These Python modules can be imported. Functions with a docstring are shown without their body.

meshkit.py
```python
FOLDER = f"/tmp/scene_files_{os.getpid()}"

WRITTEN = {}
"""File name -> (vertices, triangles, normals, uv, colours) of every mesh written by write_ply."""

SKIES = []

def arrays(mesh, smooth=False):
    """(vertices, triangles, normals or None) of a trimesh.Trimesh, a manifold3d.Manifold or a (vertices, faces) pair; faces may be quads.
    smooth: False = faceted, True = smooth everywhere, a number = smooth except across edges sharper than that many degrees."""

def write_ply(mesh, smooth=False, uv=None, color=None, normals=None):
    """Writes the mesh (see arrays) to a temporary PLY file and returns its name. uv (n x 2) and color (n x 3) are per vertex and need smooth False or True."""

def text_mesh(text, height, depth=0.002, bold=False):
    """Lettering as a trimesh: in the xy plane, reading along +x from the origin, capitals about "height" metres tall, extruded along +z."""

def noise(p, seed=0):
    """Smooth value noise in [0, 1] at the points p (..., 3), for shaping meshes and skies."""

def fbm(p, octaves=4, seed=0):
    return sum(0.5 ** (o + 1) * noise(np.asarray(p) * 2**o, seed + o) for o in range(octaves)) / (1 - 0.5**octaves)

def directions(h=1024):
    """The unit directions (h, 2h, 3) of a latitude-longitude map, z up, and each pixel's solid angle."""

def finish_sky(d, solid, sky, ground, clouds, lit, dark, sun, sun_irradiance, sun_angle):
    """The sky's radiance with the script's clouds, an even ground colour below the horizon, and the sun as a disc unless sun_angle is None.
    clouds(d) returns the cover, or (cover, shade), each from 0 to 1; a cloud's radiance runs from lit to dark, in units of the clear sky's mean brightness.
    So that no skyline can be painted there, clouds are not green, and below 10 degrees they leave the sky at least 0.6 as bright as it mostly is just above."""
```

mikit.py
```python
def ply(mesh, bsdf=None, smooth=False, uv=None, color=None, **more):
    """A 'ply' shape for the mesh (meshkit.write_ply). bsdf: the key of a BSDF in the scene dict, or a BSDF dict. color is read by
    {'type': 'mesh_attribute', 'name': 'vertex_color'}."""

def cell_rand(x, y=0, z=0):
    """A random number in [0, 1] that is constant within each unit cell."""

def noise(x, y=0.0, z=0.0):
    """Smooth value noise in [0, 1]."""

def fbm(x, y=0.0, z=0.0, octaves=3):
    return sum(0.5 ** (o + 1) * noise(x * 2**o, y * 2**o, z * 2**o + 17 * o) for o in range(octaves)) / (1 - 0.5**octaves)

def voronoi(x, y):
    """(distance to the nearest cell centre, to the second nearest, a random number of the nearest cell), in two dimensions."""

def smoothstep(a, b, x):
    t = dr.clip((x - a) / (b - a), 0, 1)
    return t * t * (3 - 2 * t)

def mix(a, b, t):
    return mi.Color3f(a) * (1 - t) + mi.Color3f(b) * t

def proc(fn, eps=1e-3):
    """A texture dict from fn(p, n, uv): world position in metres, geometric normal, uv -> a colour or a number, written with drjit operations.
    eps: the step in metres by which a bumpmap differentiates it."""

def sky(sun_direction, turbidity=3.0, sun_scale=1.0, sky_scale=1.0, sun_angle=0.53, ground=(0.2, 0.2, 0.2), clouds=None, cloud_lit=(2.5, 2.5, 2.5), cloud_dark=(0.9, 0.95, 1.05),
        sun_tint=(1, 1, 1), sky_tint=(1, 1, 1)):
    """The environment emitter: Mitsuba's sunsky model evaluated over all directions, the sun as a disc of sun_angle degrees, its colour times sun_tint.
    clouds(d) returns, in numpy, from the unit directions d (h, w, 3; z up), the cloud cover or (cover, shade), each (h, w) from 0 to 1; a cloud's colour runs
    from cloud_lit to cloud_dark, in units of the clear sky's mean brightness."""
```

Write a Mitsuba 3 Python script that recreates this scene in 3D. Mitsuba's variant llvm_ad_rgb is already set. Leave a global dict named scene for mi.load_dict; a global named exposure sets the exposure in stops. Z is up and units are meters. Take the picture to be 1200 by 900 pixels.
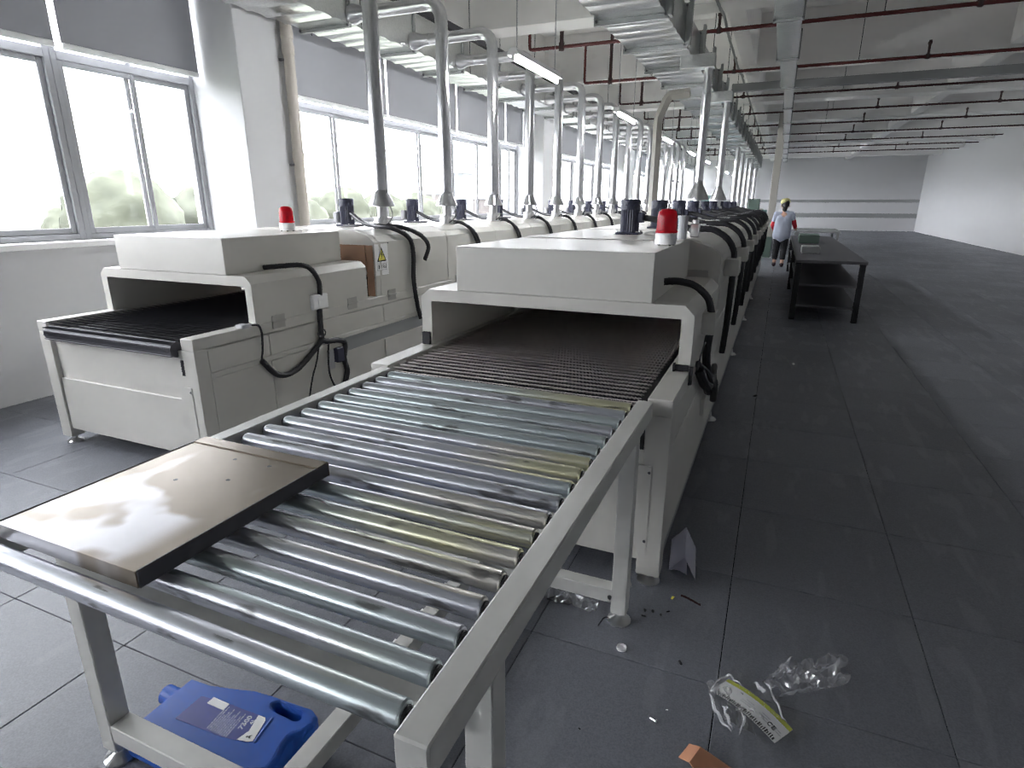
import math, random
import numpy as np
import trimesh, manifold3d, shapely.geometry as sg, shapely.ops as so
import drjit as dr
import mitsuba as mi
import mikit, meshkit
from mikit import proc, noise, fbm, cell_rand, smoothstep, mix, voronoi

random.seed(7); rng = np.random.default_rng(7)
scene, labels = {}, {}
T = mi.ScalarTransform4f

# ------------------------------------------------------------------ camera, sky, exposure
EYE = np.array([0.0, 0.0, 1.6]); FOCAL = 694.4                      # pixels at 1200 wide
YAW, PITCH, ROLL = (math.radians(a) for a in (-23.57, 17.04, 0.07))
fw = np.array([math.sin(YAW)*math.cos(PITCH), math.cos(YAW)*math.cos(PITCH), -math.sin(PITCH)])
rt = np.array([math.cos(YAW), -math.sin(YAW), 0.0]); up = np.cross(rt, fw)
up = math.cos(ROLL)*up - math.sin(ROLL)*rt
scene['camera'] = {'type': 'perspective', 'fov': 2*math.degrees(math.atan(600/FOCAL)), 'fov_axis': 'x', 'near_clip': 0.05, 'far_clip': 500.0,
                   'to_world': T().look_at(origin=EYE.tolist(), target=(EYE+fw).tolist(), up=up.tolist())}
exposure = 2.2

def overcast(d):
    s = 0.25*meshkit.fbm(d*3.0+5.0, 4)
    return np.ones(d.shape[:2]), s
scene['sky'] = mikit.sky((-0.55, 0.25, 0.8), turbidity=5.0, sun_scale=0.0, sky_scale=1.0, ground=(0.30, 0.30, 0.28), clouds=overcast,
                         cloud_lit=(27.0, 27.8, 29.2), cloud_dark=(20.0, 20.8, 22.0))

# ------------------------------------------------------------------ materials
def two(b): return {'type': 'twosided', 'bsdf': b}
def pr(c, rough=0.5, metal=0.0, spec=0.5, **k):
    c = {'type': 'rgb', 'value': list(c)} if not isinstance(c, dict) else c
    return two({'type': 'principled', 'base_color': c, 'roughness': rough, 'metallic': metal, 'specular': spec, **k})
def mat(name, b): scene['mat_'+name] = b; return 'mat_'+name
def grime(c, amt=0.18, s=2.2):
    def f(p, n, uv):
        a = fbm(p.x*s+3, p.y*s, p.z*s, 4); b = smoothstep(0.60, 0.78, noise(p.x*9, p.y*9, p.z*9))*smoothstep(0.5, 0.7, a)
        return mix(c, tuple(x*0.72 for x in c), smoothstep(0.35, 0.8, a)*amt + b*amt)
    return f
CREAM = mat('cream', pr(proc(grime((0.53, 0.515, 0.48), .16)), 0.30))
CREAM2 = mat('cream_table', pr(proc(grime((0.51, 0.505, 0.48), .22, 4.0)), 0.42))
WALL = mat('wall', pr((0.56, 0.56, 0.57), 0.8, spec=.2))
CEIL = mat('ceiling', pr(proc(grime((0.80, 0.79, 0.775), .2, .6)), 0.85, spec=.2))
WHITE = mat('white', pr((0.80, 0.80, 0.80), 0.45))
BLIND = mat('blind', {'type': 'principledthin', 'base_color': {'type': 'rgb', 'value': [0.40, 0.405, 0.43]}, 'roughness': 0.9, 'diff_trans': 0.24, 'eta': 1.1})
PVC = mat('pvc', pr((0.50, 0.46, 0.41), 0.4))
BEIGE = mat('beige', pr((0.34, 0.325, 0.295), 0.55))
def galv(c0, c1, s):
    def f(p, n, uv):
        d, e, r = voronoi(p.y*s + p.x*s*.5, p.z*s + p.x*s*.6)
        return mix(c0, c1, 0.6*r + 0.4*fbm(p.x*3, p.y*3, p.z*3, 3))
    return f
DUCT = mat('duct', pr(proc(galv((.64, .65, .65), (.76, .77, .76), 60.0)), 0.20, 0.92))
PIPE = mat('pipe', pr(proc(galv((.58, .58, .60), (.66, .66, .67), 40.0)), 0.22, 0.95))
STEEL = mat('steel', pr((0.66, 0.66, 0.66), 0.15, 1.0))
HINGE = mat('hinge', pr((0.36, 0.35, 0.33), 0.45, 0.6))
DARK = mat('dark_iron', pr((0.09, 0.09, 0.10), 0.5, 0.3))
NAVY = mat('navy', pr((0.030, 0.032, 0.058), 0.40))
GREYP = mat('grey_plastic', pr((0.40, 0.40, 0.42), 0.5))
BLACK = mat('black_rubber', pr((0.014, 0.014, 0.017), 0.42))
def roller_fn(p, n, uv):
    k = dr.floor(p.y/0.0935 + 0.5)
    t = smoothstep(0.50, 0.66, noise(p.x*1.6+4, k*0.55, 2.0)) * smoothstep(-1.2, -0.55, p.x)
    base = mix((0.50, 0.555, 0.57), (0.64, 0.61, 0.40), t*0.85)
    base = mix(base, (0.54, 0.51, 0.59), 0.5*smoothstep(0.55, 0.7, noise(p.x*0.9, k*1.7, 9.0)))
    streak = smoothstep(0.52, 0.72, fbm(p.x*5, p.y*60, p.z*60+k, 3))
    dirt = smoothstep(0.62, 0.74, fbm(p.x*9+k*3.1, p.y*28, p.z*28, 4))
    return mix(mix(base, (0.36, 0.38, 0.40), streak*0.6), (0.10, 0.095, 0.09), dirt*0.75)
ROLL_M = mat('roller', pr(proc(roller_fn), 0.31, 0.88))
BELT = mat('belt', pr((0.74, 0.71, 0.69), 0.38, 0.75))
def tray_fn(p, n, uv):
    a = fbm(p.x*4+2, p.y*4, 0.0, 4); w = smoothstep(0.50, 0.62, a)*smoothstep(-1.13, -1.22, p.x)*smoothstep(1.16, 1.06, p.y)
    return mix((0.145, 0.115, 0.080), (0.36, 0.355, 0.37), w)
TRAY = mat('tray', pr(proc(tray_fn), 0.30, 0.7))
RUST = mat('rust_board', pr(proc(grime((0.33, 0.19, 0.12), .6, 5.0)), 0.8))
RED = mat('red_pipe', pr((0.10, 0.022, 0.022), 0.5))
MAROON = mat('maroon_pipe', pr((0.045, 0.022, 0.022), 0.5))
def tile_fn(p, n, uv):
    s = noise(p.x*260, p.y*260, 1.0); l = fbm(p.x*1.3, p.y*1.3, 3.0, 4); c = cell_rand((p.x+0.01)/0.69, (p.y-1.80)/0.69, 5.0)
    b = mix((0.100, 0.106, 0.122), (0.178, 0.186, 0.208), 0.55*s + 0.45*l)
    scuff = smoothstep(0.60, 0.72, fbm(p.x*14, p.y*3.5, 8.0, 3))
    return mix(b, (0.25, 0.255, 0.27), 0.18*scuff) * (0.92 + 0.16*c)
TILE = mat('tile', pr(proc(tile_fn), 0.48, spec=.45))
GROUT = mat('grout', pr((0.012, 0.012, 0.014), 0.9, spec=.1))
GLASS = mat('glass', {'type': 'thindielectric', 'int_ior': 1.5})
FRAME = mat('window_frame', pr((0.30, 0.305, 0.32), 0.5))
REDGLASS = mat('red_lens', {'type': 'principledthin', 'base_color': {'type': 'rgb', 'value': [0.62, 0.025, 0.05]}, 'roughness': 0.2, 'diff_trans': 0.7, 'spec_trans': 0.5, 'eta': 1.4})
REDBULB = mat('red_bulb', pr((0.35, 0.02, 0.02), 0.4))
BLUE = mat('blue_plastic', pr((0.020, 0.085, 0.37), 0.33))
LABELBLUE = mat('label_blue', pr((0.045, 0.055, 0.24), 0.35))
PRINT_W = mat('print_white', pr((0.72, 0.72, 0.72), 0.5))
INK = mat('ink', pr((0.03, 0.03, 0.03), 0.6))
YELLOW = mat('yellow', pr((0.75, 0.68, 0.10), 0.5))
OLIVE = mat('olive', pr((0.42, 0.44, 0.05), 0.5))
CLEARFILM = mat('clear_film', {'type': 'thindielectric', 'int_ior': 1.6})
FILM = mat('film', {'type': 'blendbsdf', 'weight': 0.06, 'a': {'type': 'thindielectric', 'int_ior': 1.55}, 'b': two({'type': 'diffuse', 'reflectance': {'type': 'rgb', 'value': [.85, .85, .88]}})})
SLEEVE = mat('sleeve', {'type': 'principledthin', 'base_color': {'type': 'rgb', 'value': [0.85, 0.85, 0.95]}, 'roughness': 0.3, 'spec_trans': 0.35, 'diff_trans': 0.6, 'eta': 1.4})
CARD = mat('cardboard', pr(proc(grime((0.50, 0.25, 0.15), .2, 8.0)), 0.85, spec=.1))
SKIN = mat('skin', pr((0.55, 0.33, 0.25), 0.55)); HAIR = mat('hair', pr((0.015, 0.012, 0.011), 0.5))
SHIRT = mat('shirt', pr((0.40, 0.43, 0.52), 0.8)); TROUSER = mat('trouser', pr((0.014, 0.014, 0.018), 0.8)); SLEEVERED = mat('red_cloth', pr((0.50, 0.02, 0.035), 0.7))
HAT = mat('hat', pr((0.55, 0.52, 0.24), 0.8)); SHOE = mat('shoe', pr((0.03, 0.015, 0.022), 0.5))
GREEN = mat('green_paint', pr((0.09, 0.13, 0.11), 0.5)); TEAL = mat('teal', pr((0.16, 0.27, 0.26), 0.6)); GREYM = mat('grey_metal', pr((0.30, 0.31, 0.31), 0.45, .4))
TREE = mat('foliage', pr(proc(lambda p, n, uv: mix((.050, .054, .042), (.075, .080, .06), noise(p.x*1.5, p.y*1.5, p.z*1.5))), 0.9, spec=.1))
BARK = mat('bark', pr((.22, .19, .16), 0.9)); BUILD1 = mat('far_render', pr((.10, .088, .085), 0.9)); BUILD2 = mat('far_glass', pr((.10, .105, .11), 0.6)); GRASS = mat('far_ground', pr((.10, .11, .085), 0.95))
TUBE = mat('lamp_tube', pr((0.8, 0.8, 0.8), 0.5))

# ------------------------------------------------------------------ mesh helpers
cat = trimesh.util.concatenate
HEXF = [(0, 1, 3, 2), (4, 6, 7, 5), (0, 4, 5, 1), (2, 3, 7, 6), (0, 2, 6, 4), (1, 5, 7, 3)]
def box(x0, x1, y0, y1, z0, z1, b=0.0):
    x0, x1 = sorted((x0, x1)); y0, y1 = sorted((y0, y1)); z0, z1 = sorted((z0, z1))
    if b <= 0:
        v = [(x, y, z) for x in (x0, x1) for y in (y0, y1) for z in (z0, z1)]
        return trimesh.Trimesh(v, [(a, q, c) for a, q, c, d in HEXF] + [(a, c, d) for a, q, c, d in HEXF], process=False)
    b = min(b, (x1-x0)/2.01, (y1-y0)/2.01, (z1-z0)/2.01)
    v = []
    for x, sx in ((x0, 1), (x1, -1)):
        for y, sy in ((y0, 1), (y1, -1)):
            for z, sz in ((z0, 1), (z1, -1)):
                v += [(x, y+sy*b, z+sz*b), (x+sx*b, y, z+sz*b), (x+sx*b, y+sy*b, z)]
    return trimesh.convex.convex_hull(np.array(v))
def prism(poly, a0, a1, axis='y'):
    """Polygon (list of 2-D points or shapely polygon) extruded along an axis; the polygon lies in the other two axes, in x-y-z order."""
    if not hasattr(poly, 'exterior'): poly = sg.Polygon(poly)
    m = trimesh.creation.extrude_polygon(poly, a1-a0, engine='earcut'); v = m.vertices.copy()
    if axis == 'y': w = np.stack([v[:, 0], v[:, 2]+a0, v[:, 1]], 1); f = m.faces[:, ::-1]
    elif axis == 'x': w = np.stack([v[:, 2]+a0, v[:, 0], v[:, 1]], 1); f = m.faces
    else: w = np.stack([v[:, 0], v[:, 1], v[:, 2]+a0], 1); f = m.faces
    return trimesh.Trimesh(w, f, process=False)
def lathe(prof, n=20, c=(0, 0, 0), axis='z'):
    prof = np.array(prof, float); a = np.arange(n)*2*math.pi/n
    v = np.stack([prof[:, None, 0]*np.cos(a), prof[:, None, 0]*np.sin(a), np.repeat(prof[:, 1:2], n, 1)], -1).reshape(-1, 3)
    f = []
    for i in range(len(prof)-1):
        for j in range(n):
            k = (j+1) % n; p, q, r, s = i*n+j, i*n+k, (i+1)*n+k, (i+1)*n+j
            f += [(p, q, r), (p, r, s)]
    m = trimesh.Trimesh(v, f, process=False)
    if axis == 'x': m.vertices = m.vertices[:, [2, 0, 1]]
    if axis == 'y': m.vertices = m.vertices[:, [1, 2, 0]]
    m.vertices = m.vertices + np.array(c, float)
    return m
def cyl(r, z0, z1, n=16, c=(0, 0, 0), axis='z'): return lathe([(0, z0), (r, z0), (r, z1), (0, z1)], n, c, axis)
def spline(pts, n=6):
    p = np.array(pts, float); q = np.vstack([2*p[0]-p[1], p, 2*p[-1]-p[-2]]); out = []
    for i in range(1, len(q)-2):
        for t in np.arange(n)/n:
            a, b, c, d = q[i-1:i+3]
            out.append(0.5*((2*b)+(-a+c)*t+(2*a-5*b+4*c-d)*t*t+(-a+3*b-3*c+d)*t**3))
    return np.array(out+[p[-1]])
def tube(path, r, n=10, caps=True):
    p = np.array(path, float); r = np.broadcast_to(r, len(p)); t = np.gradient(p, axis=0); t /= np.linalg.norm(t, axis=1, keepdims=True)+1e-12
    a = np.cross(t[0], [0, 0, 1] if abs(t[0][2]) < .9 else [1, 0, 0]); a /= np.linalg.norm(a); v = []
    for i in range(len(p)):
        a = a - t[i]*(a@t[i]); a /= np.linalg.norm(a); b = np.cross(t[i], a); th = np.arange(n)*2*math.pi/n
        v.append(p[i] + r[i]*(np.cos(th)[:, None]*a + np.sin(th)[:, None]*b))
    v = np.vstack(v); f = []
    for i in range(len(p)-1):
        for j in range(n):
            k = (j+1) % n; f += [(i*n+j, i*n+k, (i+1)*n+k), (i*n+j, (i+1)*n+k, (i+1)*n+j)]
    if caps:
        v = np.vstack([v, p[:1], p[-1:]]); m = len(p)*n
        for j in range(n):
            k = (j+1) % n; f += [(m, k, j), (m+1, (len(p)-1)*n+j, (len(p)-1)*n+k)]
    return trimesh.Trimesh(v, f, process=False)
def bend(pts, rad, n=5):
    """A polyline with its inner corners rounded."""
    p = [np.array(x, float) for x in pts]; out = [p[0]]
    for a, b, c in zip(p, p[1:], p[2:]):
        u, w = (a-b)/np.linalg.norm(a-b), (c-b)/np.linalg.norm(c-b)
        s, e = b+u*rad, b+w*rad
        for t in np.linspace(0, 1, n+1): out.append((1-t)**2*s + 2*t*(1-t)*b + t*t*e)
    return np.array(out+[p[-1]])
def moved(m, d): m = m.copy(); m.apply_translation(d); return m
def turned(m, deg, axis=(0, 0, 1), at=(0, 0, 0)):
    m = m.copy(); m.apply_transform(trimesh.transformations.rotation_matrix(math.radians(deg), axis, at)); return m

used = {}
def numbered(k):
    n = used.get(k, 0); used[k] = n+1
    return k if n == 0 else f'{k}_{n:03d}'
def tag(k, label, category=None, group=None, kind=None):
    labels[k] = {a: b for a, b in (('label', label), ('category', category), ('group', group), ('kind', kind)) if b}; return k
def thing(name, label, category, group=None): return tag(numbered(name), label, category, group)
def part(holder, name, mesh, m, smooth=30, label=None, kind=None, **more):
    k = numbered(holder+'__'+name)
    scene[k] = mikit.ply(cat(mesh) if isinstance(mesh, list) else mesh, m, smooth, **more)
    if label or kind: labels[k] = {a: b for a, b in (('label', label), ('kind', kind)) if b}
    return k
def same(holder, name, src, mtx):
    k = numbered(holder+'__'+name); scene[k] = {**scene[src], 'to_world': mtx}; return k
def solo(name, mesh, m, label, category, group=None, smooth=30, kind=None):
    k = numbered(name); scene[k] = mikit.ply(cat(mesh) if isinstance(mesh, list) else mesh, m, smooth); return tag(k, label, category, group, kind)
def struct(name, mesh, m, smooth=False, label=None):
    scene[name] = mikit.ply(cat(mesh) if isinstance(mesh, list) else mesh, m, smooth); used[name] = 1
    labels[name] = {'kind': 'structure', **({'label': label} if label else {})}; return name
def copy_thing(src, label, d, group=None):
    """A copy of a thing, with its parts and sub-parts, moved by d."""
    root = numbered(src.rsplit('_', 1)[0] if src[-3:].isdigit() else src)
    for k in [k for k in scene if k == src or k.startswith(src+'__')]:
        e = dict(scene[k]); e['to_world'] = T().translate(list(map(float, d))); scene[root+k[len(src):]] = e
        if k in labels and k != src: labels[root+k[len(src):]] = labels[k]
    return tag(root, label, labels[src].get('category'), group or labels[src].get('group'))
ORD = ['first', 'second', 'third', 'fourth', 'fifth', 'sixth', 'seventh', 'eighth', 'ninth', 'tenth', 'eleventh', 'twelfth', 'thirteenth', 'fourteenth', 'fifteenth', 'sixteenth', 'seventeenth', 'eighteenth', 'nineteenth', 'twentieth']

# ------------------------------------------------------------------ the setting
XW = -5.6; XR = 7.2; YB = -7.0; YF = 42.0; ZS = 4.9
SILL, HEAD, TRANS = 1.28, 3.95, 2.76
# floor: dark base with raised tiles
struct('floor', box(XW-.3, XR+.3, YB-.3, YF+.3, -0.12, -0.006), GROUT, label='dark blue grey anti-slip tile floor')
tv = box(0.0015, 0.6885, 0.0015, 0.6885, -0.02, 0.0, 0.002); near, far = None, []
for i in range(-9, 12):
    for j in range(-13, 60):
        x, y = -0.01+0.69*i, 1.80+0.69*j
        if x < XW-.7 or x > XR or y < YB-.7 or y > YF: continue
        if -7 <= i < 6 and -4 <= j < 10:
            if near is None:
                near = part('floor', 'tile', tv, TILE, False, to_world=T().translate([x, y, 0.0]))
            else: same('floor', 'tile', near, T().translate([x, y, 0.0]))
        else: far.append(moved(tv, (x, y, 0)))
part('floor', 'far_tiles', far, TILE, False, kind='stuff')
for x, y in ((-1.13, 1.522), (-1.13, 1.716), (-1.13, 1.906), (-1.13, 2.094), (-1.72, 2.28), (-1.72, 2.09), (-1.87, 2.28)):
    part('floor', 'tape_mark', box(x-.033, x+.033, y-.026, y+.026, 0.0, 0.0012), PRINT_W, False, label='small white tape rectangle stuck on the floor')

struct('ceiling', box(XW-.3, XR+.3, YB-.3, YF+.3, ZS, ZS+.2), CEIL, label='white concrete ceiling with deep beams')
BEAMY = [0.7, 4.95] + [9.05+4.25*k for k in range(8)]
for y in BEAMY: part('ceiling', 'cross_beam', box(XW, XR, y-.24, y+.24, 4.0, ZS, .01), CEIL)
for x, w in ((-0.87, .12), (3.2, .14), (-5.15, .2)): part('ceiling', 'long_beam', box(x-w, x+w, YB, YF, 4.05, ZS, .01), CEIL)
def wall_with_holes(): pass
COLS = [4.8+8.4*k for k in range(-1, 5)]
spans = []
edges = [YB] + [e for c in COLS for e in (c, c+.69)] + [YF]
for a, b in zip(edges[0::2], edges[1::2]): spans.append((a, b))
lw = [box(XW-.25, XW, YB-.3, YF+.3, -.1, SILL), box(XW-.25, XW, YB-.3, YF+.3, HEAD, ZS)]
for c in COLS: lw.append(box(XW-.25, XW, c, c+.69, SILL, HEAD))
lw += [box(XW-.25, XW, YB-.3, YB, SILL, HEAD), box(XW-.25, XW, YF, YF+.3, SILL, HEAD)]
struct('wall_left', lw, WALL, label='white window wall')
for c in COLS: part('wall_left', 'column', box(XW-.1, -5.0, c, c+.69, 0, ZS, .008), WALL, label='white square concrete column')
for a, b in spans: part('wall_left', 'sill', box(XW-.1, XW+.16, a+.005, b-.005, SILL-.05, SILL, .006), WHITE)
struct('wall_right', box(XR, XR+.25, YB-.3, YF+.3, -.1, ZS), WALL)
struct('wall_far', box(XW-.3, XR+.3, YF, YF+.25, -.1, ZS), WALL, label='pale far wall with a dark rail line')
part('wall_far', 'dado_rail', box(XW, XR, YF-.03, YF, 1.62, 1.78, .005), GREYM)
part('wall_far', 'dado_rail', box(XW, XR, YF-.03, YF, 0.75, 1.0, .005), GREYM)
# back wall behind the camera with its own row of windows
BW = []
bw = [box(XW, XR, YB-.25, YB, -.1, .9), box(XW, XR, YB-.25, YB, 3.6, ZS)]
for a, b in zip([XW]+[w[1] for w in BW], [w[0] for w in BW]+[XR]): bw.append(box(a, b, YB-.25, YB, .9, 3.6))
struct('wall_back', bw, WALL)
wn = 0
def window(y0, y1, axis='y', at=XW-.06, z0=SILL, z1=HEAD, trans=TRANS):
    """A window with an outer frame, two sliding sashes below a transom and two lights above it."""
    global wn; wn += 1; k = f'window_{wn}'; used[k] = 1; labels[k] = {'kind': 'structure'}
    def bx(a0, a1, b0, b1, dz=.06, o=0.0):
        return box(at-dz/2+o, at+dz/2+o, a0, a1, b0, b1, .004) if axis == 'y' else box(a0, a1, at-dz/2+o, at+dz/2+o, b0, b1, .004)
    w = .05; m = (y0+y1)/2
    part(k, 'frame', [bx(y0, y0+w, z0, z1), bx(y1-w, y1, z0, z1), bx(y0+w, y1-w, z0, z0+w), bx(y0+w, y1-w, z1-w, z1)], FRAME, False)
    part(k, 'transom', bx(y0+w, y1-w, trans-.035, trans+.035), FRAME, False)
    for o, a, b in ((.012, y0+w, m+.045), (-.012, m-.045, y1-w)):
        s = part(k, 'sash', [bx(a, a+.045, z0+w, trans-.035, .022, o), bx(b-.045, b, z0+w, trans-.035, .022, o), bx(a+.045, b-.045, z0+w, z0+w+.05, .022, o), bx(a+.045, b-.045, trans-.08, trans-.035, .022, o)], FRAME, False)
        part(s, 'pane', pane(a+.045, b-.045, z0+w+.05, trans-.08, axis, at+o), GLASS, False)
    part(k, 'mullion', bx(m-.025, m+.025, trans+.035, z1-w), FRAME, False)
    for a, b in ((y0+w, m-.025), (m+.025, y1-w)): part(k, 'pane', pane(a, b, trans+.035, z1-w, axis, at), GLASS, False)
def pane(a, b, z0, z1, axis, at):
    v = [(at, a, z0), (at, b, z0), (at, b, z1), (at, a, z1)] if axis == 'y' else [(a, at, z0), (b, at, z0), (b, at, z1), (a, at, z1)]
    return trimesh.Trimesh(v, [(0, 1, 2), (0, 2, 3)], process=False)
WIN = {1: [-2.91, -.8, 1.35, 3.45, 4.8], 2: [5.49, 5.87, 8.0, 10.13, 12.24, 13.2], 3: [13.89, 15.08, 17.25, 19.4, 21.6]}
for i, (a, b) in enumerate(spans):
    cuts = WIN.get(i) or list(np.linspace(a, b, 5 if b-a > 6 else 3))
    for u, v in zip(cuts, cuts[1:]):
        if v-u > .6: window(u, v)
        else: wn += 1; k = f'window_{wn}'; labels[k] = {'kind': 'structure'}; part(k, 'frame', [box(XW-.09, XW-.03, u, u+.05, SILL, HEAD), box(XW-.09, XW-.03, v-.05, v, SILL, HEAD)], FRAME, False); part(k, 'pane', pane(u+.05, v-.05, SILL, HEAD, 'y', XW-.06), GLASS, False)
for a, b in BW: window(a, b, 'x', YB-.1, .9, 3.6, 2.7)

# roller blinds, half lowered
BL = [(5.55, 7.98), (8.03, 10.10), (10.17, 12.22), (12.28, 13.18), (13.93, 15.06), (15.11, 17.21), (17.28, 19.36), (19.43, 21.55), (-2.85, -.82), (-.75, 1.33), (1.38, 3.42), (3.48, 4.76), (22.4, 25), (25.06, 27.5), (27.56, 29.9)]
for i, (a, b) in enumerate(BL):
    n = 24; y = np.linspace(a, b, n); xo = XW+.10 + .004*np.sin(y*7+i)
    v = np.concatenate([np.stack([xo+s, y, np.full(n, z)], 1) for s in (0, .003) for z in (2.83, 3.3, 3.96)]); f = []
    for s in (0, 3):
        for r in (0, 1):
            for j in range(n-1):
                p, q, t, u = (s+r)*n+j, (s+r)*n+j+1, (s+r+1)*n+j+1, (s+r+1)*n+j; f += [(p, q, t), (p, t, u)]
    w = ORD[i-0] if i < 4 else None
    lab = (f'grey half-lowered roller blind, {w} beyond the column with the beige downpipe' if i < 4 else
           f'grey roller blind, {ORD[i-4]} beyond the second white column' if i < 8 else f'grey roller blind left of the nearest column, {ORD[i-8]} from the left' if i < 12 else f'grey roller blind far down the room, {ORD[i-12]} beyond the third column')
    k = thing('roller_blind', lab, 'blind', 'grey roller blinds')
    part(k, 'fabric', trimesh.Trimesh(v, f, process=False), BLIND, True)
    part(k, 'bottom_bar', box(XW+.085, XW+.12, a, b, 2.785, 2.832, .008), WHITE)
    part(k, 'top_roll', cyl(.03, a, b, 12, (XW+.11, 0, 3.97), 'y'), WHITE)

# beige downpipe on the column
k = thing('downpipe', 'beige plastic downpipe running down beside the nearest white column', 'pipe')
part(k, 'pipe', cyl(.057, .02, 4.0, 20, (-4.925, 5.425, 0)), PVC)
for z in (2.08, 3.12, 3.27): part(k, 'coupling', lathe([(.056, z-.05), (.064, z-.048), (.064, z+.04), (.056, z+.05)], 20, (-4.925, 5.425, 0)), PVC)
for z in (1.99, 3.02): part(k, 'clamp', [box(-4.99, -4.94, 5.345, 5.37, z-.012, z+.012)], DARK, False)

# outdoors: ground, trees, buildings
struct('ground_outside', box(-400, XW-1.0, -300, 400, -7.2, -7.0), GRASS, label='pale open ground outside the windows')
tc = trimesh.creation.icosphere(subdivisions=3)
for i in range(18):
    y = 2 + i*5.4 + rng.uniform(-1.5, 1.5); x = -34 - 9*(i % 2) - rng.uniform(0, 2) - .25*max(0, y-20); r = rng.uniform(2.4, 3.3); top = rng.uniform(1.8, 3.6)
    m = tc.copy(); d = m.vertices.copy(); m.vertices = d*(1+.55*(meshkit.fbm(d*2.1+i*7.3, 4)-.5)[:, None])*[r, r, r*.95] + [x, y, top-r]
    k = thing('tree', 'pale hazy leafy tree seen outside the windows', 'tree', 'trees outside the windows')
    part(k, 'crown', m, TREE, True); part(k, 'trunk', tube([(x, y, -7), (x+.1, y, top-r)], [.28, .2], 8), BARK)
for i, (x, y, w, h, mm) in enumerate(((-120, 200, 12, 4.2, BUILD1), (-150, 276, 11, 15, BUILD2), (-150, 310, 20, 3, BUILD1))):
    k = thing('building', ('low pinkish building far outside the windows', 'grey tower block far outside the windows', 'long low pale building far outside, farthest along the windows')[i], 'building')
    part(k, 'walls', box(x-w/2, x+w/2, y-w/2, y+w/2, -7, h), mm, False); part(k, 'roof', box(x-w/2-.4, x+w/2+.4, y-w/2-.4, y+w/2+.4, h, h+.6), BUILD2, False)
    for f in range(int((h+5)/3.4)):
        for c in range(4): part(k, 'window', box(x+w/2-.1, x+w/2+.06, y-w/2+w*(c+.2)/4, y-w/2+w*(c+.8)/4, -5.5+f*3.4, -3.7+f*3.4), BUILD2, False)

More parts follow.
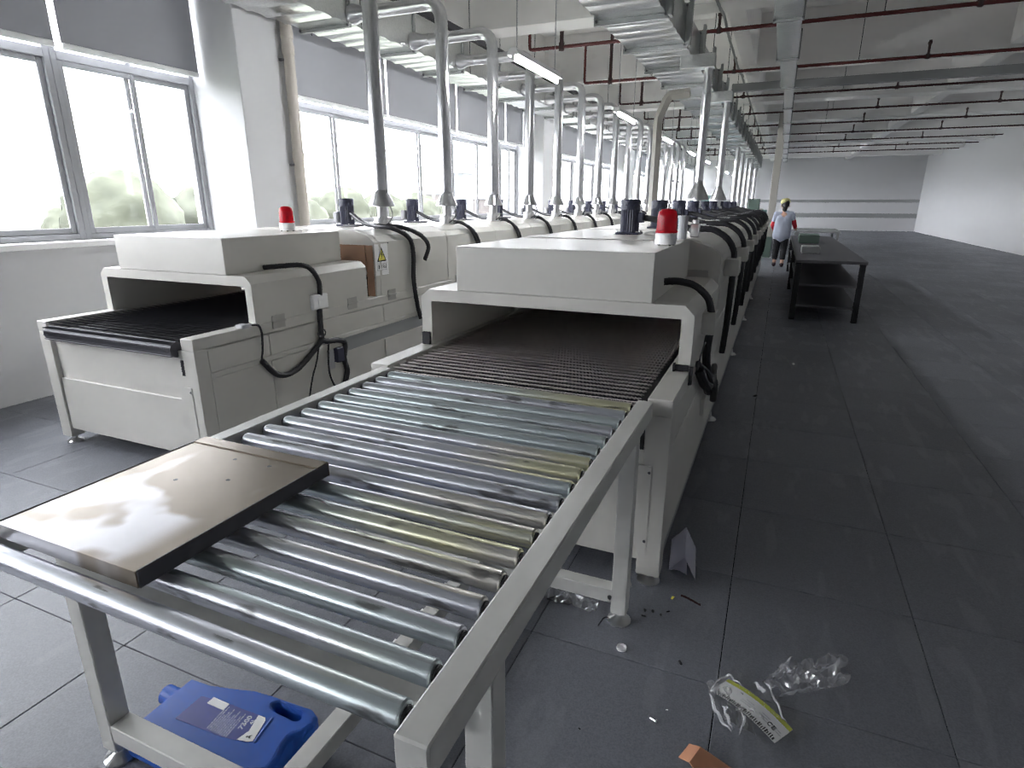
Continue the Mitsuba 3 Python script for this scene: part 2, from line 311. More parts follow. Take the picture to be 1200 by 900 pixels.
# ------------------------------------------------------------------ tunnel ovens
CE = 'oven'
YMOD = 1.12
def oven(dx, label, ymain, nmod, left=False, yarch=None):
    """A long tunnel oven; dx moves it sideways. Its mouth faces the camera at y 2.27."""
    k = thing('tunnel_oven', label, 'industrial oven'); X = lambda a: a+dx; yarch = yarch or ymain-.01
    yend = ymain + .1 + YMOD*nmod
    # base with front columns and the two belt channels
    part(k, 'base', [box(X(-1.73), X(-.312), 2.30, yend, .11, .78), box(X(-.47), X(-.36), 2.275, 2.3, .174, .78)], CREAM, False)
    for a, b in ((-.40, -.30), (-1.738, -1.638)):
        part(k, 'channel', box(X(a), X(b), 2.27, yend, .785, .855, .004), CREAM)
        part(k, 'front_column', box(X(a), X(b), 2.27, 2.36, .048, .785, .003), CREAM)
    part(k, 'front_plate', box(X(-1.638), X(-.40), 2.285, 2.30, .11, .475, .002), CREAM)
    part(k, 'cover_plate', box(X(-.425), X(-.362), 2.266, 2.272, .174, .564, .001), CREAM)
    for z in (.215, .535): part(k, 'screw', cyl(.006, 2.262, 2.268, 8, (X(-.372), 0, z), 'y'), DARK)
    part(k, 'slot', box(X(-.421), X(-.402), 2.268, 2.2745, .633, .725), BLACK, False)
    for y in (2.315, 4.55, 6.78, 8.98, 11.12):
        for x in ((-.35, -1.688) if y < 3 else (-.322,)):
            f = part(k, 'foot', lathe([(0, 0), (.05, 0), (.05, .006), (.036, .016), (.016, .024), (.012, .06), (0, .06)], 20, (X(x), y, 0)), STEEL)
    # side panels on the right-hand side, each its own sheet
    ys = [2.36] + [ymain+.07+YMOD*i for i in range(-1, nmod+1)]
    if left: ys = [2.36, 2.83] + ys[2:]
    for a, b in zip(ys, ys[1:]):
        part(k, 'upper_side_panel', box(X(-.312), X(-.302), a+.003, b-.003, .638, .778, .002), CREAM)
        if a < 3.55 and left or not left: part(k, 'lower_side_panel', box(X(-.312), X(-.302), a+.003, (min(b, 3.56) if left else b)-.003, .16, .60, .002), CREAM)
        else: part(k, 'lower_side_panel', box(X(-.312), X(-.302), a+.003, b-.003, .16, .49, .002), CREAM)
    part(k, 'trim_strip', box(X(-.312), X(-.300), 2.362, yend, .604, .634, .002), CREAM)
    if left: part(k, 'recess_band', box(X(-.3125), X(-.309), 3.565, yend, .495, .60), GREYM, False)
    part(k, 'plinth', box(X(-.325), X(-.305), 2.365, yend, .11, .155, .002), GREYM)
    # entry arch
    out = sg.Polygon([(-1.728, .856), (-1.728, 1.115), (-1.68, 1.156), (-.345, 1.156), (-.30, 1.111), (-.30, .856)])
    sh = out.difference(sg.box(-1.668, .80, -.356, 1.094))
    part(k, 'entry_arch', moved(prism(sh, 2.735, yarch), (dx, 0, 0)), CREAM, False)
    part(k, 'entry_box', box(X(-1.506), X(-.493), 2.73, yarch-(.05 if left else -.005), 1.157, 1.385, .004), CREAM)
    # main hood: one shell, plus the sheet edges between modules
    mo = sg.Polygon([(-1.735, .856), (-1.735, 1.29), (-1.68, 1.335), (-1.52, 1.383), (-.50, 1.383), (-.36, 1.338), (-.304, 1.29), (-.304, .856)])
    ms = mo.difference(sg.box(-1.66, .80, -.37, 1.06))
    part(k, 'hood', moved(prism(ms, ymain, yend), (dx, 0, 0)), CREAM, False)
    for i in range(nmod):
        y = ymain+.07+YMOD*i
        ring = mo.buffer(.004, join_style=2).difference(mo.buffer(-.001)).intersection(sg.box(-3, .87, 0, 2))
        part(k, 'seam_band', moved(prism(ring, y-.012, y+.012), (dx, 0, 0)), CREAM, False)
        if not left: part(k, 'side_door', box(X(-.304), X(-.298), y+.05, y+YMOD-.05, .875, 1.10, .002), CREAM)
    if left:
        part(k, 'front_board', box(X(-1.66), X(-.39), ymain-.008, ymain-.001, 1.07, 1.268), RUST, False, label='bare rust brown board')
        part(k, 'front_board', box(X(-.385), X(-.318), ymain-.006, ymain-.001, .86, 1.268), RUST, False, label='bare rust brown board')
    else:
        part(k, 'front_slot', box(X(-.52), X(-.37), ymain-.012, ymain-.001, 1.158, 1.20), HINGE, False)
        part(k, 'entry_flap', [box(X(-1.50), X(-.50), 3.615, ymain, 1.3855, 1.390, .001)], CREAM)
    return k, yend
ovR, YE = oven(0.0, 'cream tunnel oven with a roller table at its mouth, mid picture', 3.88, 10)
ovL, YEL = oven(-2.66, 'cream tunnel oven along the window wall with cables hanging on its side', 4.02, 16, True, 3.89)
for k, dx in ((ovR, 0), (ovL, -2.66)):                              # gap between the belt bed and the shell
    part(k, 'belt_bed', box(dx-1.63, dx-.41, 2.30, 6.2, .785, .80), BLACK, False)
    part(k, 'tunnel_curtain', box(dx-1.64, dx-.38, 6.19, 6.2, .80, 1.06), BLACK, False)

# wire mesh belt: cross rods and flattened spirals
def belt(holder, dx, y0, y1, ns, wire, BELT=BELT):
    a, b = -1.605+dx, -.435+dx; P = .052; AMP = .015; rows = int((y1-y0)/P); z = .836
    part(holder, 'nose_roller', cyl(.045, a, b, 20, (0, y0+.035, z-.050), 'x'), DARK)
    def zy(s):                                                      # position along the belt, which turns down over the nose roller
        if s >= 0: return y0+.035+s, z
        t = s/.05; return y0+.035+.05*math.sin(t), z-.05*(1-math.cos(t))
    for r in range(-2, rows):
        yy, zz = zy(r*P)
        if r < 45: part(holder, 'cross_rod', cyl(.0026, a, b, 6, (0, yy, zz-.004), 'x'), BELT)
    v, f = [], []
    for r in range(-3, rows):
        up = r % 2 == 0; n = ns; xs = np.linspace(a, b, n*2+1); sq = []
        for i, x in enumerate(xs):
            s = r*P + (0 if i % 2 == 0 else P*.95); yy, zz = zy(s); sq.append((x, yy, zz+(AMP if (i % 2 == 0) else -.007)))
        sq = np.array(sq); d = np.gradient(sq, axis=0); d /= np.linalg.norm(d, axis=1, keepdims=True)
        s1 = np.cross(d, [0, 0, 1.0]); s1 /= np.linalg.norm(s1, axis=1, keepdims=True); s2 = np.cross(s1, d); o = len(v)*0 + sum(map(len, v))
        v.append(np.concatenate([sq+wire*s1, sq+wire*.9*s2, sq-wire*s1, sq-wire*.9*s2])); m = len(sq); j = np.arange(m-1)
        for q in range(4):
            w = (q+1) % 4; f.append(np.stack([o+q*m+j, o+w*m+j, o+w*m+j+1], 1)); f.append(np.stack([o+q*m+j, o+w*m+j+1, o+q*m+j+1], 1))
    part(holder, 'wire_spirals', trimesh.Trimesh(np.vstack(v), np.vstack(f), process=False), BELT, False, kind='stuff')
def mesh_belt(dx, label, *a):
    k = thing('mesh_belt', label, 'conveyor belt'); belt(k, dx, *a); return k
mesh_belt(0, 'dark woven wire mesh belt running into the mouth of the middle oven', 2.235, 4.6, 70, .0042)
mesh_belt(-2.66, 'dark wire mesh belt in the mouth of the left oven', 2.235, 3.9, 70, .0032, DARK)

# clips and little parts at the mouth of the middle oven
part(ovR, 'arch_clip', [box(-.372, -.305, 2.72, 2.734, .858, .885), box(-.374, -.366, 2.70, 2.735, .857, .892), box(-.30, -.285, 2.70, 2.735, .80, .88)], BLACK, False)
part(ovR, 'arch_clip', box(-1.722, -1.675, 2.715, 2.733, .857, .925, .003), BLACK)

# beacons
def beacon(x, y, z, lab):
    k = thing('beacon_light', lab, 'warning light', None)
    part(k, 'base', lathe([(0, 0), (.054, 0), (.056, .01), (.056, .052), (.05, .058), (0, .058)], 28, (x, y, z+.006)), WHITE)
    part(k, 'lens', lathe([(.055, .058), (.057, .062), (.057, .068), (.052, .07), (.051, .14), (.046, .163), (.032, .176), (0, .18)], 28, (x, y, z+.006)), REDGLASS, 40)
    part(k, 'bulb', [cyl(.012, .06, .10, 10, (x, y, z+.006)), lathe([(0, .10), (.024, .105), (.03, .125), (.024, .145), (0, .15)], 14, (x, y, z+.006))], REDBULB)
    part(k, 'mount', [cyl(.007, 0, .007, 8, (x+.045*math.cos(a), y+.045*math.sin(a), z)) for a in (.6, 2.2, 4.0, 5.4)], BLACK)
beacon(-.54, 3.262, 1.385, 'red beacon light on a cream base on top of the middle oven')
beacon(-3.50, 3.66, 1.385, 'red beacon light on top of the left oven by the column')

# motors
def motor(x, y, z, lab, grp, side=False, h=.236):
    k = thing('motor', lab, 'motor', grp); c = (x, y, z)
    part(k, 'flange', box(x-.082, x+.082, y-.082, y+.082, z, z+.014, .004), NAVY)
    n = 48; a = np.arange(n)*2*math.pi/n; r = np.where(np.arange(n) % 2 == 0, .066, .060)
    part(k, 'body', moved(prism(np.stack([r*np.cos(a), r*np.sin(a)], 1), .014, h-.07, 'z'), c), NAVY, 20)
    part(k, 'fan_cover', lathe([(0, h-.07), (.068, h-.07), (.069, h-.04), (.066, h-.038), (.066, h-.030), (.069, h-.028), (.069, h-.008), (.06, h), (0, h)], 28, c), NAVY)
    for sx in (-1, 1):
        for sy in (-1, 1): part(k, 'bolt', cyl(.008, .014, .024, 6, (x+sx*.068, y+sy*.068, z)), STEEL)
    if side:
        part(k, 'terminal_box', box(x-.125, x-.068, y-.06, y+.02, z+.03, z+.13, .012), GREYP)
        part(k, 'name_plate', box(x+.0665, x+.069, y-.025, y+.005, z+.06, z+.11), GREYP, False)
        part(k, 'foot_plate', box(x+.07, x+.22, y-.16, y-.04, z+.002, z+.018, .003), DARK)
    else: part(k, 'terminal_box', box(x+.062, x+.10, y-.035, y+.035, z+.08, z+.15, .006), NAVY)
    return k
mr = [motor(-.985, 4.36+YMOD*i, 1.384, f'navy blue motor standing on the middle oven, {ORD[i]} from the front', 'motors on the middle oven') for i in range(10)]
ml = [motor(-3.78, 4.74+1.14*i, 1.384, f'dark grey motor on the left oven, {ORD[i]} from the front', 'motors on the left oven', True, .25) for i in range(12)]

# cables from the motors over the hood into the side boxes (middle oven)
for i in range(10):
    y = 4.36+YMOD*i
    b = part(ovR, 'side_box', box(-.303, -.212, y-.16, y+.07, 1.135, 1.245, .004), CREAM)
    pts = spline([(-.92, y+.02, 1.50), (-.80, y+.0, 1.485), (-.62, y-.04, 1.44), (-.50, y-.06, 1.432), (-.40, y-.06, 1.425), (-.31, y-.055, 1.37), (-.265, y-.05, 1.30), (-.252, y-.05, 1.235)], 5)
    solo('motor_cable', tube(pts, .021, 10), BLACK, f'thick black cable arching over the middle oven shoulder, {ORD[i]} from the front', 'cable', 'cables over the middle oven')
    solo('drop_cable', tube(spline([(-.252, y-.05, 1.14), (-.255, y-.04, .95), (-.262, y, .75), (-.275, y+.05, .57)], 4), .022, 10), BLACK, f'black cable dropping below a middle oven side box, {ORD[i]} from the front', 'cable', 'drop cables of the middle oven')
    part(ovR, 'exhaust_collar', lathe([(.072, 0), (.072, .012), (.055, .014), (.055, .06), (.058, .062), (.05, .064), (.05, 0)], 20, (-.56, y+.42, 1.384)), STEEL)
    if i == 0 or i == 3: part(ovR, 'lid', box(-.86, -.72, y-.1, y+.12, 1.384, 1.402, .003), CREAM)
part(ovR, 'side_box', box(-.302, -.235, 3.06, 3.20, .965, 1.075, .004), CREAM)
solo('motor_cable', tube(spline([(-.493, 3.02, 1.225), (-.42, 3.03, 1.228), (-.345, 3.06, 1.205), (-.285, 3.09, 1.145), (-.262, 3.11, 1.07)], 6), .018, 10), BLACK, 'black cable arching from the entry box to the first side box of the middle oven', 'cable')
solo('drop_cable', tube(spline([(-.262, 3.12, .968), (-.268, 3.13, .85), (-.262, 3.25, .72), (-.24, 3.45, .62), (-.245, 3.62, .52), (-.26, 3.8, .40)], 5), .021, 10), BLACK, 'black cable hanging from the nearest side box down the flank of the middle oven', 'cable')
solo('cable_bundle', [tube(spline([(-.285, 3.0, .80), (-.26, 3.05, .72), (-.25, 3.2, .66), (-.25, 3.4, .66), (-.26, 3.55, .60)], 5), .026, 9), tube(spline([(-.29, 2.95, .84), (-.255, 3.1, .76), (-.24, 3.3, .64), (-.25, 3.5, .70)], 5), .017, 8), tube(spline([(-.25, 3.2, .70), (-.225, 3.35, .60), (-.25, 3.5, .54), (-.265, 3.35, .58), (-.26, 3.22, .66)], 5), .016, 8), tube(spline([(-.27, 2.75, .86), (-.262, 2.86, .95), (-.262, 3.0, .93), (-.262, 3.1, .80)], 5), .004, 6)], BLACK, 'tangle of black cables taped together at the shoulder of the middle oven', 'cable bundle')
part(ovR, 'air_regulator', [cyl(.028, 0, .135, 16, (-.535, 3.80, 1.386)), cyl(.033, .125, .14, 16, (-.535, 3.80, 1.386))], GREYP)
part(ovR, 'air_regulator', [box(-.49, -.44, 3.80, 3.86, 1.40, 1.48, .005), cyl(.012, -.50, -.45, 10, (0, 3.83, 1.44), 'x'), cyl(.02, 0, .05, 12, (-.465, 3.83, 1.45))], STEEL)
part(ovR, 'side_box', box(-.303, -.28, 3.45, 3.72, .40, .50, .003), CREAM)

# left oven: hinges, socket, cables, warning sign
for y, z in ((2.925, .85), (3.69, .855), (4.22, .85), (5.4, .85), (6.6, .85)):
    h = part(ovL, 'hinge', [box(-2.962, -2.955, y-.055, y+.055, z-.045, z-.004, .001), box(-2.962, -2.955, y-.055, y+.055, z+.004, z+.042, .001)], HINGE)
    part(h, 'pin', cyl(.006, y-.057, y+.057, 8, (-2.953, 0, z), 'y'), HINGE)
s = part(ovL, 'socket', box(-2.96, -2.925, 3.23, 3.385, .872, .975, .006), WHITE)
part(s, 'cover', box(-2.925, -2.918, 3.275, 3.355, .89, .95, .003), WHITE)
XC = -2.94
def lcable(lab, pts, r, n=5): return solo('side_cable', tube(spline([(XC-(0 if len(p) == 2 else p[2]), p[0], p[1]) for p in pts], n), r, 10), BLACK, lab, 'cable')
lcable('black cable arching from the entry box down to the white socket on the left oven', [(3.03, 1.18, .2), (3.06, 1.19, .1), (3.16, 1.192), (3.26, 1.15), (3.32, 1.06), (3.32, .965)], .017)
lcable('thick black cable looping in a deep curve across the flank of the left oven', [(3.30, .875), (3.295, .72), (3.285, .645), (3.16, .56), (3.03, .497), (2.91, .483), (2.82, .522), (2.73, .625)], .019)
lcable('thin black cable hanging from the plug by the left oven mouth', [(2.685, .868), (2.735, .855), (2.755, .80), (2.745, .70), (2.728, .63)], .007)
lcable('black cable running right from the tied bundle and down beside the adapter', [(3.285, .645), (3.37, .622), (3.45, .612), (3.52, .592), (3.545, .55), (3.52, .45), (3.545, .35), (3.50, .25)], .02)
lcable('thin black cord dropping from the tied cables to the floor behind the rail', [(3.255, .60), (3.22, .50), (3.16, .39), (3.11, .25)], .006)
lcable('thin black cord looping beside the adapter on the left oven', [(3.36, .60), (3.345, .50), (3.345, .38), (3.39, .26)], .007)
solo('cable_tie', [tube(spline([(-2.925, 3.285+.04*math.cos(a), .70+.025*math.sin(a)) for a in np.linspace(0, 2*math.pi, 9)], 4), .005, 6, False)], BLACK, 'small black loop of tie wire round the cable below the socket', 'cable tie')
k = thing('power_adapter', 'dark power adapter hanging by its cords on the left oven', 'adapter')
part(k, 'body', box(-2.957, -2.915, 3.425, 3.50, .445, .555, .005), NAVY); part(k, 'plate', box(-2.958, -2.952, 3.37, 3.43, .40, .55, .002), GREYP)
part(ovL, 'plug', [box(-2.99, -2.93, 2.60, 2.66, .858, .88, .004), cyl(.009, 2.66, 2.69, 8, (-2.95, 0, .87), 'y')], GREYP)
for i in range(12):
    y = 4.74+1.14*i
    lab = f'black motor cable arching over the left oven edge, {ORD[i]} from the front'
    if i == 0: pts = [(-3.70, 4.70, 1.50), (-3.45, 4.55, 1.42), (-3.2, 4.38, 1.405), (-3.0, 4.36, 1.385), (-2.94, 4.50, 1.30), (-2.935, 4.545, 1.15), (-2.935, 4.53, .95), (-2.935, 4.57, .72), (-2.935, 4.62, .58)]
    else: pts = [(-3.70, y-.04, 1.50), (-3.45, y-.12, 1.42), (-3.2, y-.25, 1.41), (-3.03, y-.22, 1.39), (-2.945, y-.1, 1.28), (-2.935, y+.0, 1.1), (-2.935, y, .9)]
    solo('motor_cable', tube(spline(pts, 5), .02 if i == 0 else .017, 9), BLACK, lab, 'cable', 'cables over the left oven')
    if i > 0: solo('motor_cable', tube(spline([(-3.05, y-.38, 1.40), (-3.0, y-.30, 1.40), (-2.945, y-.17, 1.30), (-2.93, y-.06, 1.12), (-2.93, y-.04, .9)], 5), .015, 8), BLACK, f'thinner right cable of a pair over the left oven edge, {ORD[i]} pair along', 'cable', 'cables over the left oven')
solo('motor_cable', tube(spline([(-3.10, 4.42, 1.408), (-2.98, 4.50, 1.385), (-2.925, 4.66, 1.32), (-2.915, 4.77, 1.22), (-2.92, 4.71, 1.10)], 6), .019, 10), BLACK, 'short cut black cable curling over the left oven edge beside the warning sign', 'cable')
k = thing('warning_sign', 'white electrical warning sign with yellow triangle on the left oven', 'sign')
def plate2(pts, x, m, nm, t=.0012): return part(k, nm, prism(sg.Polygon(pts), x, x+t, 'x'), m, False)
plate2([(4.02, 1.025), (4.20, 1.025), (4.20, 1.275), (4.02, 1.275)], -2.9642+.0004, WHITE, 'panel', .0025)
xs = -2.9612
tri = sg.Polygon([(4.045, 1.135), (4.175, 1.135), (4.11, 1.25)]); plate2(tri.exterior.coords, xs, INK, 'triangle_border'); plate2(tri.buffer(-.011).exterior.coords, xs+.0012, YELLOW, 'triangle')
plate2([(4.113, 1.222), (4.096, 1.182), (4.111, 1.184), (4.10, 1.152), (4.128, 1.193), (4.113, 1.192), (4.124, 1.222)], xs+.0024, INK, 'bolt_symbol', .0008)
bx = sg.box(4.045, 1.065, 4.178, 1.12); plate2(bx.exterior.coords, xs, GREYP, 'text_frame'); plate2(bx.buffer(-.004).exterior.coords, xs+.0012, WHITE, 'text_panel')
gl = []                                                             # four small stroke characters
for q, y0 in enumerate((4.052, 4.083, 4.114, 4.145)):
    for a, b, c, d in ((0, .030, .024, .003), (.010, .004, .004, .034), (0, .016, .024, .003), (.002, .006, .020, .003), (.018, .006, .003, .022)): gl.append(prism(sg.box(y0+a, 1.074+b, y0+a+c, 1.074+b+d), xs+.0024, xs+.003, 'x'))
part(k, 'lettering', gl, INK, False)
for y in (4.0, 4.20): part(k, 'screw', cyl(.005, -2.964, -2.958, 8, (0, y+.008, 1.278 if y > 4.1 else 1.01), 'x'), DARK)

# ------------------------------------------------------------------ roller table
rt_ = thing('roller_table', 'cream steel roller table with zinc rollers in front of the middle oven', 'roller conveyor')
part(rt_, 'side_rail', box(-.435, -.373, .556, 2.25, .780, .850, .004), CREAM2)
part(rt_, 'side_rail', box(-1.665, -1.603, .556, 2.25, .780, .850, .004), CREAM2)
for y in (.80, 2.0):
    for x in (-.404, -1.634):
        l = part(rt_, 'leg', box(x-.03, x+.03, y-.03, y+.03, .045, .782, .003), CREAM2)
        part(l, 'foot', lathe([(0, 0), (.046, 0), (.047, .006), (.034, .014), (.016, .026), (.012, .046), (0, .046)], 22, (x, y, 0)), STEEL)
    part(rt_, 'lower_rung', box(-1.604, -.434, y-.03, y+.03, .09, .15, .003), CREAM2)
part(rt_, 'lower_stretcher', box(-1.050, -.990, .83, 1.97, .09, .15, .003), CREAM2)
part(rt_, 'cross_brace', box(-1.604, -.434, .735, .795, .665, .71, .003), CREAM2)
part(rt_, 'cross_brace', box(-1.604, -.434, 2.0, 2.06, .66, .70, .003), CREAM2)
for dx, dz, s in ((.16, .115, .012), (.30, .10, .008), (.33, .105, .008), (.36, .098, .006)):
    part(rt_, 'paint_chip', trimesh.Trimesh(np.array([(-.60+dx+s*math.cos(a)*(.7+.3*math.sin(3*a)), 1.9695, dz+s*math.sin(a)) for a in np.linspace(0, 2*math.pi, 9)[:-1]]), [(0, i+1, i) for i in range(1, 7)], process=False), INK, False)
rtube = lathe([(0, -1.585), (.012, -1.585), (.012, -1.583), (.0225, -1.582), (.025, -1.577), (.025, -.455), (.0225, -.451), (.012, -.450), (.012, -.448), (0, -.448)], 32, (0, 0, .8235), 'x')
src = None
for i in range(18):
    y = .614+.0935*i
    if src is None:
        src = part(rt_, 'roller', rtube, ROLL_M, 30, to_world=T().translate([0.0, y, 0.0])); sk = [part(src, 'end_plug', [cyl(.017, -.4505, -.4465, 16, (0, 0, .8235), 'x'), cyl(.006, -.450, -.434, 8, (0, 0, .8235), 'x')], BLACK, to_world=T().translate([0.0, y, 0.0])), part(src, 'end_plug', [cyl(.019, -1.590, -1.5825, 16, (0, 0, .8235), 'x'), cyl(.006, -1.606, -1.588, 8, (0, 0, .8235), 'x')], DARK, to_world=T().translate([0.0, y, 0.0]))]
    else:
        r = same(rt_, 'roller', src, T().translate([0.0, y, 0.0]))
        for e in sk: same(r, 'end_plug', e, T().translate([0.0, y, 0.0]))

# steel tray lying upside down on the rollers
k = thing('steel_tray', 'brown stained steel tray lying on the rollers', 'tray')
part(k, 'plate', [box(-1.58, -1.10, .64, 1.165, .886, .890, .001)], TRAY)
part(k, 'back_flange', [prism([(1.163, .8895), (1.166, .893), (1.208, .893), (1.212, .889), (1.212, .8502), (1.208, .8502), (1.208, .886), (1.163, .886)], -1.58, -1.10, 'x')], TRAY, False)
part(k, 'side_wall', box(-1.104, -1.100, .64, 1.211, .8502, .892, .001), DARK)
part(k, 'side_wall', box(-1.584, -1.580, .64, 1.211, .8502, .892, .001), DARK)
part(k, 'front_wall', box(-1.58, -1.104, .638, .642, .8502, .890, .001), TRAY)
for x, y in ((-1.36, 1.12), (-1.235, 1.125), (-1.27, 1.015), (-1.40, .96)): part(k, 'hole', cyl(.006, .8895, .8903, 10, (x, y, 0)), BLACK)

# ------------------------------------------------------------------ ducts and exhaust pipes
def duct(lab, segs, fl_out=.022, bead=.018):
    """segs: list of (x0, x1, y0, y1, z0, z1); each a sheet-metal section with beaded bottom, and a flange at its far end."""
    k = thing('air_duct', lab, 'duct')
    for x0, x1, y0, y1, z0, z1 in segs:
        n = 41; y = np.linspace(y0, y1, n); zb = z0 + bead*np.abs(np.sin((y-y0)/(y1-y0)*math.pi*5))**.6 - .006; v = []
        for x, zz in ((x0, zb), (x1, zb), (x1, np.full(n, z1)), (x0, np.full(n, z1))): v.append(np.stack([np.full(n, x), y, zz], 1))
        v = np.vstack(v); f = []; j = np.arange(n-1)
        for q in range(4):
            w = (q+1) % 4; f += [np.stack([q*n+j, q*n+j+1, w*n+j+1], 1), np.stack([q*n+j, w*n+j+1, w*n+j], 1)]
        part(k, 'section', trimesh.Trimesh(v, np.vstack(f), process=False), DUCT, 25)
        o = fl_out; a = [box(x0-o, x1+o, y1-.018, y1+.018, z0-o-.012, z0-.003), box(x0-o, x1+o, y1-.018, y1+.018, z1+.003, z1+o), box(x0-o, x0-.002, y1-.018, y1+.018, z0-.003, z1+.003), box(x1+.002, x1+o, y1-.018, y1+.018, z0-.003, z1+.003)]
        part(k, 'flange', a, GREYM, False)
        part(k, 'corner_bolt', [cyl(.012, y1-.03, y1+.03, 8, (x, 0, z), 'y') for x in (x0-.008, x1+.008) for z in (z0-.014, z1+.012)], DARK)
    return k
dl = duct('long silver air duct under the ceiling along the window wall', [(-4.85, -4.25, -5.4+1.22*i, -5.4+1.22*(i+1), 3.33, 3.74) for i in range(34)])
dm = duct('silver air duct hanging high above the middle oven', [(-1.87, -1.22, -4.6+1.22*i, -4.6+1.22*(i+1), 3.30, 3.66) for i in range(32)], .036)
third = [(-.30, -.03, -2+1.5*i, -2+1.5*(i+1), 3.30, 3.62) for i in range(7)]
third = [(-.275, -.035, 2.5+1.5*i, 4.0+1.5*i, 3.30, 3.60) for i in range(3)] + [(-.265, -.04, 7.0, 8.8, 3.30, 3.58), (-.24, -.05, 8.8, 11.0, 3.32, 3.58)] + [(-.19, -.05, 11.0+2.4*i, 13.4+2.4*i, 3.33, 3.55) for i in range(8)]
dt = duct('narrow grey duct at the upper right edge of the photo', third, .02, .004)
for k, xs_, y0, n in ((dl, (-4.88, -4.22), -4, 14), (dm, (-1.90, -1.19), .3, 12)):
    for i in range(n):
        for x in xs_: part(k, 'hanger_rod', cyl(.006, 3.32, ZS, 6, (x, y0+2.44*i, 0)), DARK)
for i in range(32): part(dm, 'side_bracket', box(-1.184, -1.150, -4.6+1.22*i-.05, -4.6+1.22*i+.05, 3.27, 3.76, .003), GREYM)
solo('cable_tray', [box(-4.62, -4.44, -3, 34, 3.87, 3.875), box(-4.62, -4.613, -3, 34, 3.87, 3.955), box(-4.447, -4.44, -3, 34, 3.87, 3.955)], DARK, 'dark cable tray running above the window-side duct', 'cable tray', smooth=False)
solo('cross_tray', [box(-1.2, 6.5, 13.7, 13.85, 3.72, 3.73), box(-1.2, 6.5, 13.7, 13.71, 3.72, 3.86), box(-1.2, 6.5, 13.84, 13.85, 3.72, 3.86)], GREYM, 'grey steel tray crossing the ceiling right of the middle duct', 'cable tray', smooth=False)

# exhaust pipes of the left oven: an upright, an elbow, a level run into the duct
PX = -3.20
pz = [(PX, 0, 1.70), (PX, 0, 3.42), (-4.25, 0, 3.42)]
pk = thing('exhaust_pipe', 'silver exhaust pipe on the left oven, first from the front, largest in view', 'pipe', 'exhaust pipes of the left oven')
Y0 = 4.49
S = lambda m: moved(m, (0, Y0, 0))
part(pk, 'tube', S(tube(np.vstack([[(PX, 0, z) for z in np.linspace(1.66, 2.9, 6)], bend(pz, .17, 7)[1:]]), .062, 22)), PIPE)
part(pk, 'hood', S(lathe([(.064, 1.70), (.066, 1.675), (.112, 1.575), (.112, 1.565), (.108, 1.565), (.062, 1.67)], 26, (PX, 0, 0))), PIPE)
part(pk, 'inner_stub', S(cyl(.048, 1.40, 1.68, 18, (PX, 0, 0))), STEEL)
part(pk, 'base_collar', S(lathe([(0, 1.384), (.082, 1.384), (.082, 1.44), (.078, 1.443), (.078, 1.458), (.082, 1.46), (.082, 1.475), (.05, 1.478), (0, 1.478)], 24, (PX, 0, 0))), STEEL)
part(pk, 'duct_collar', S(lathe([(.062, 0), (.064, .0), (.064, -.10), (.095, -.20), (.095, -.245), (.06, -.245)], 22, (-4.0, 0, 3.42), 'x')), PIPE)
for z in (1.94, 2.02, 2.62, 3.16): part(pk, 'joint_ring', S(lathe([(.062, z-.01), (.0655, z-.008), (.0655, z+.008), (.062, z+.01)], 22, (PX, 0, 0))), PIPE)
part(pk, 'joint_ring', S(lathe([(.062, -.01), (.066, -.008), (.066, .008), (.062, .01)], 22, (-3.9, 0, 3.42), 'x')), PIPE)
part(pk, 'gas_cord', S(tube(spline([(PX+.10, -.02, 1.57), (PX+.135, -.04, 1.50), (PX+.11, -.05, 1.44), (PX+.07, -.08, 1.40)], 4), .005, 6)), BLACK)
for i in range(1, 16):
    copy_thing(pk, f'silver exhaust pipe on the left oven, {ORD[i]} from the front', (0, 1.14*i, 0))
# exhaust pipes of the middle oven
for i, (x, y) in enumerate(((-1.0, 8.18), (-1.0, 10.89))):
    k = thing('hood_pipe', f'silver upright pipe with wide foot cone above the middle oven, {"nearer" if i == 0 else "farther"} of two', 'pipe')
    part(k, 'tube', [tube([(x, y, 1.84), (x, y, 3.05), (x, y, 3.2)], .048, 18)], PIPE)
    part(k, 'cone', lathe([(.05, 1.86), (.055, 1.82), (.135, 1.66), (.135, 1.63), (.13, 1.63), (.05, 1.80)], 24, (x, y, 0)), PIPE)
    part(k, 'coupling', lathe([(.048, 2.62), (.055, 2.63), (.055, 2.86), (.048, 2.87)], 18, (x, y, 0)), PIPE)
    part(k, 'inlet', box(x-.33, x+.07, y-.08, y+.08, 3.14, 3.29, .006), DUCT)
    part(k, 'collar', lathe([(0, 0), (.075, 0), (.075, .16), (.05, .165), (.05, .26), (0, .26)], 20, (x, y, 1.384)), STEEL)
k = thing('bent_pipe', 'beige upright duct bending at the top towards the middle duct', 'pipe')
pth = [(-1.70, 8.9, 1.40), (-1.70, 8.9, 2.70), (-1.58, 8.9, 2.98), (-1.30, 8.9, 3.00)]
part(k, 'tube', tube(bend(pth, .06, 3), .062, 4), BEIGE, False); part(k, 'base_collar', box(-1.80, -1.60, 8.80, 9.0, 1.37, 1.44, .004), CREAM)
for i in range(5):
    x, y = -1.5, (21.5, 24.0, 27.0, 30.5, 35.5)[i]
    k = thing('far_pipe', f'silver upright pipe in the cluster under the far duct end, {ORD[i]} from the front', 'pipe', 'far cluster of silver pipes')
    part(k, 'tube', cyl(.075, 1.3, 3.3, 14, (x, y, 0)), PIPE); part(k, 'ring', cyl(.10, 1.28, 1.36, 14, (x, y, 0)), STEEL)

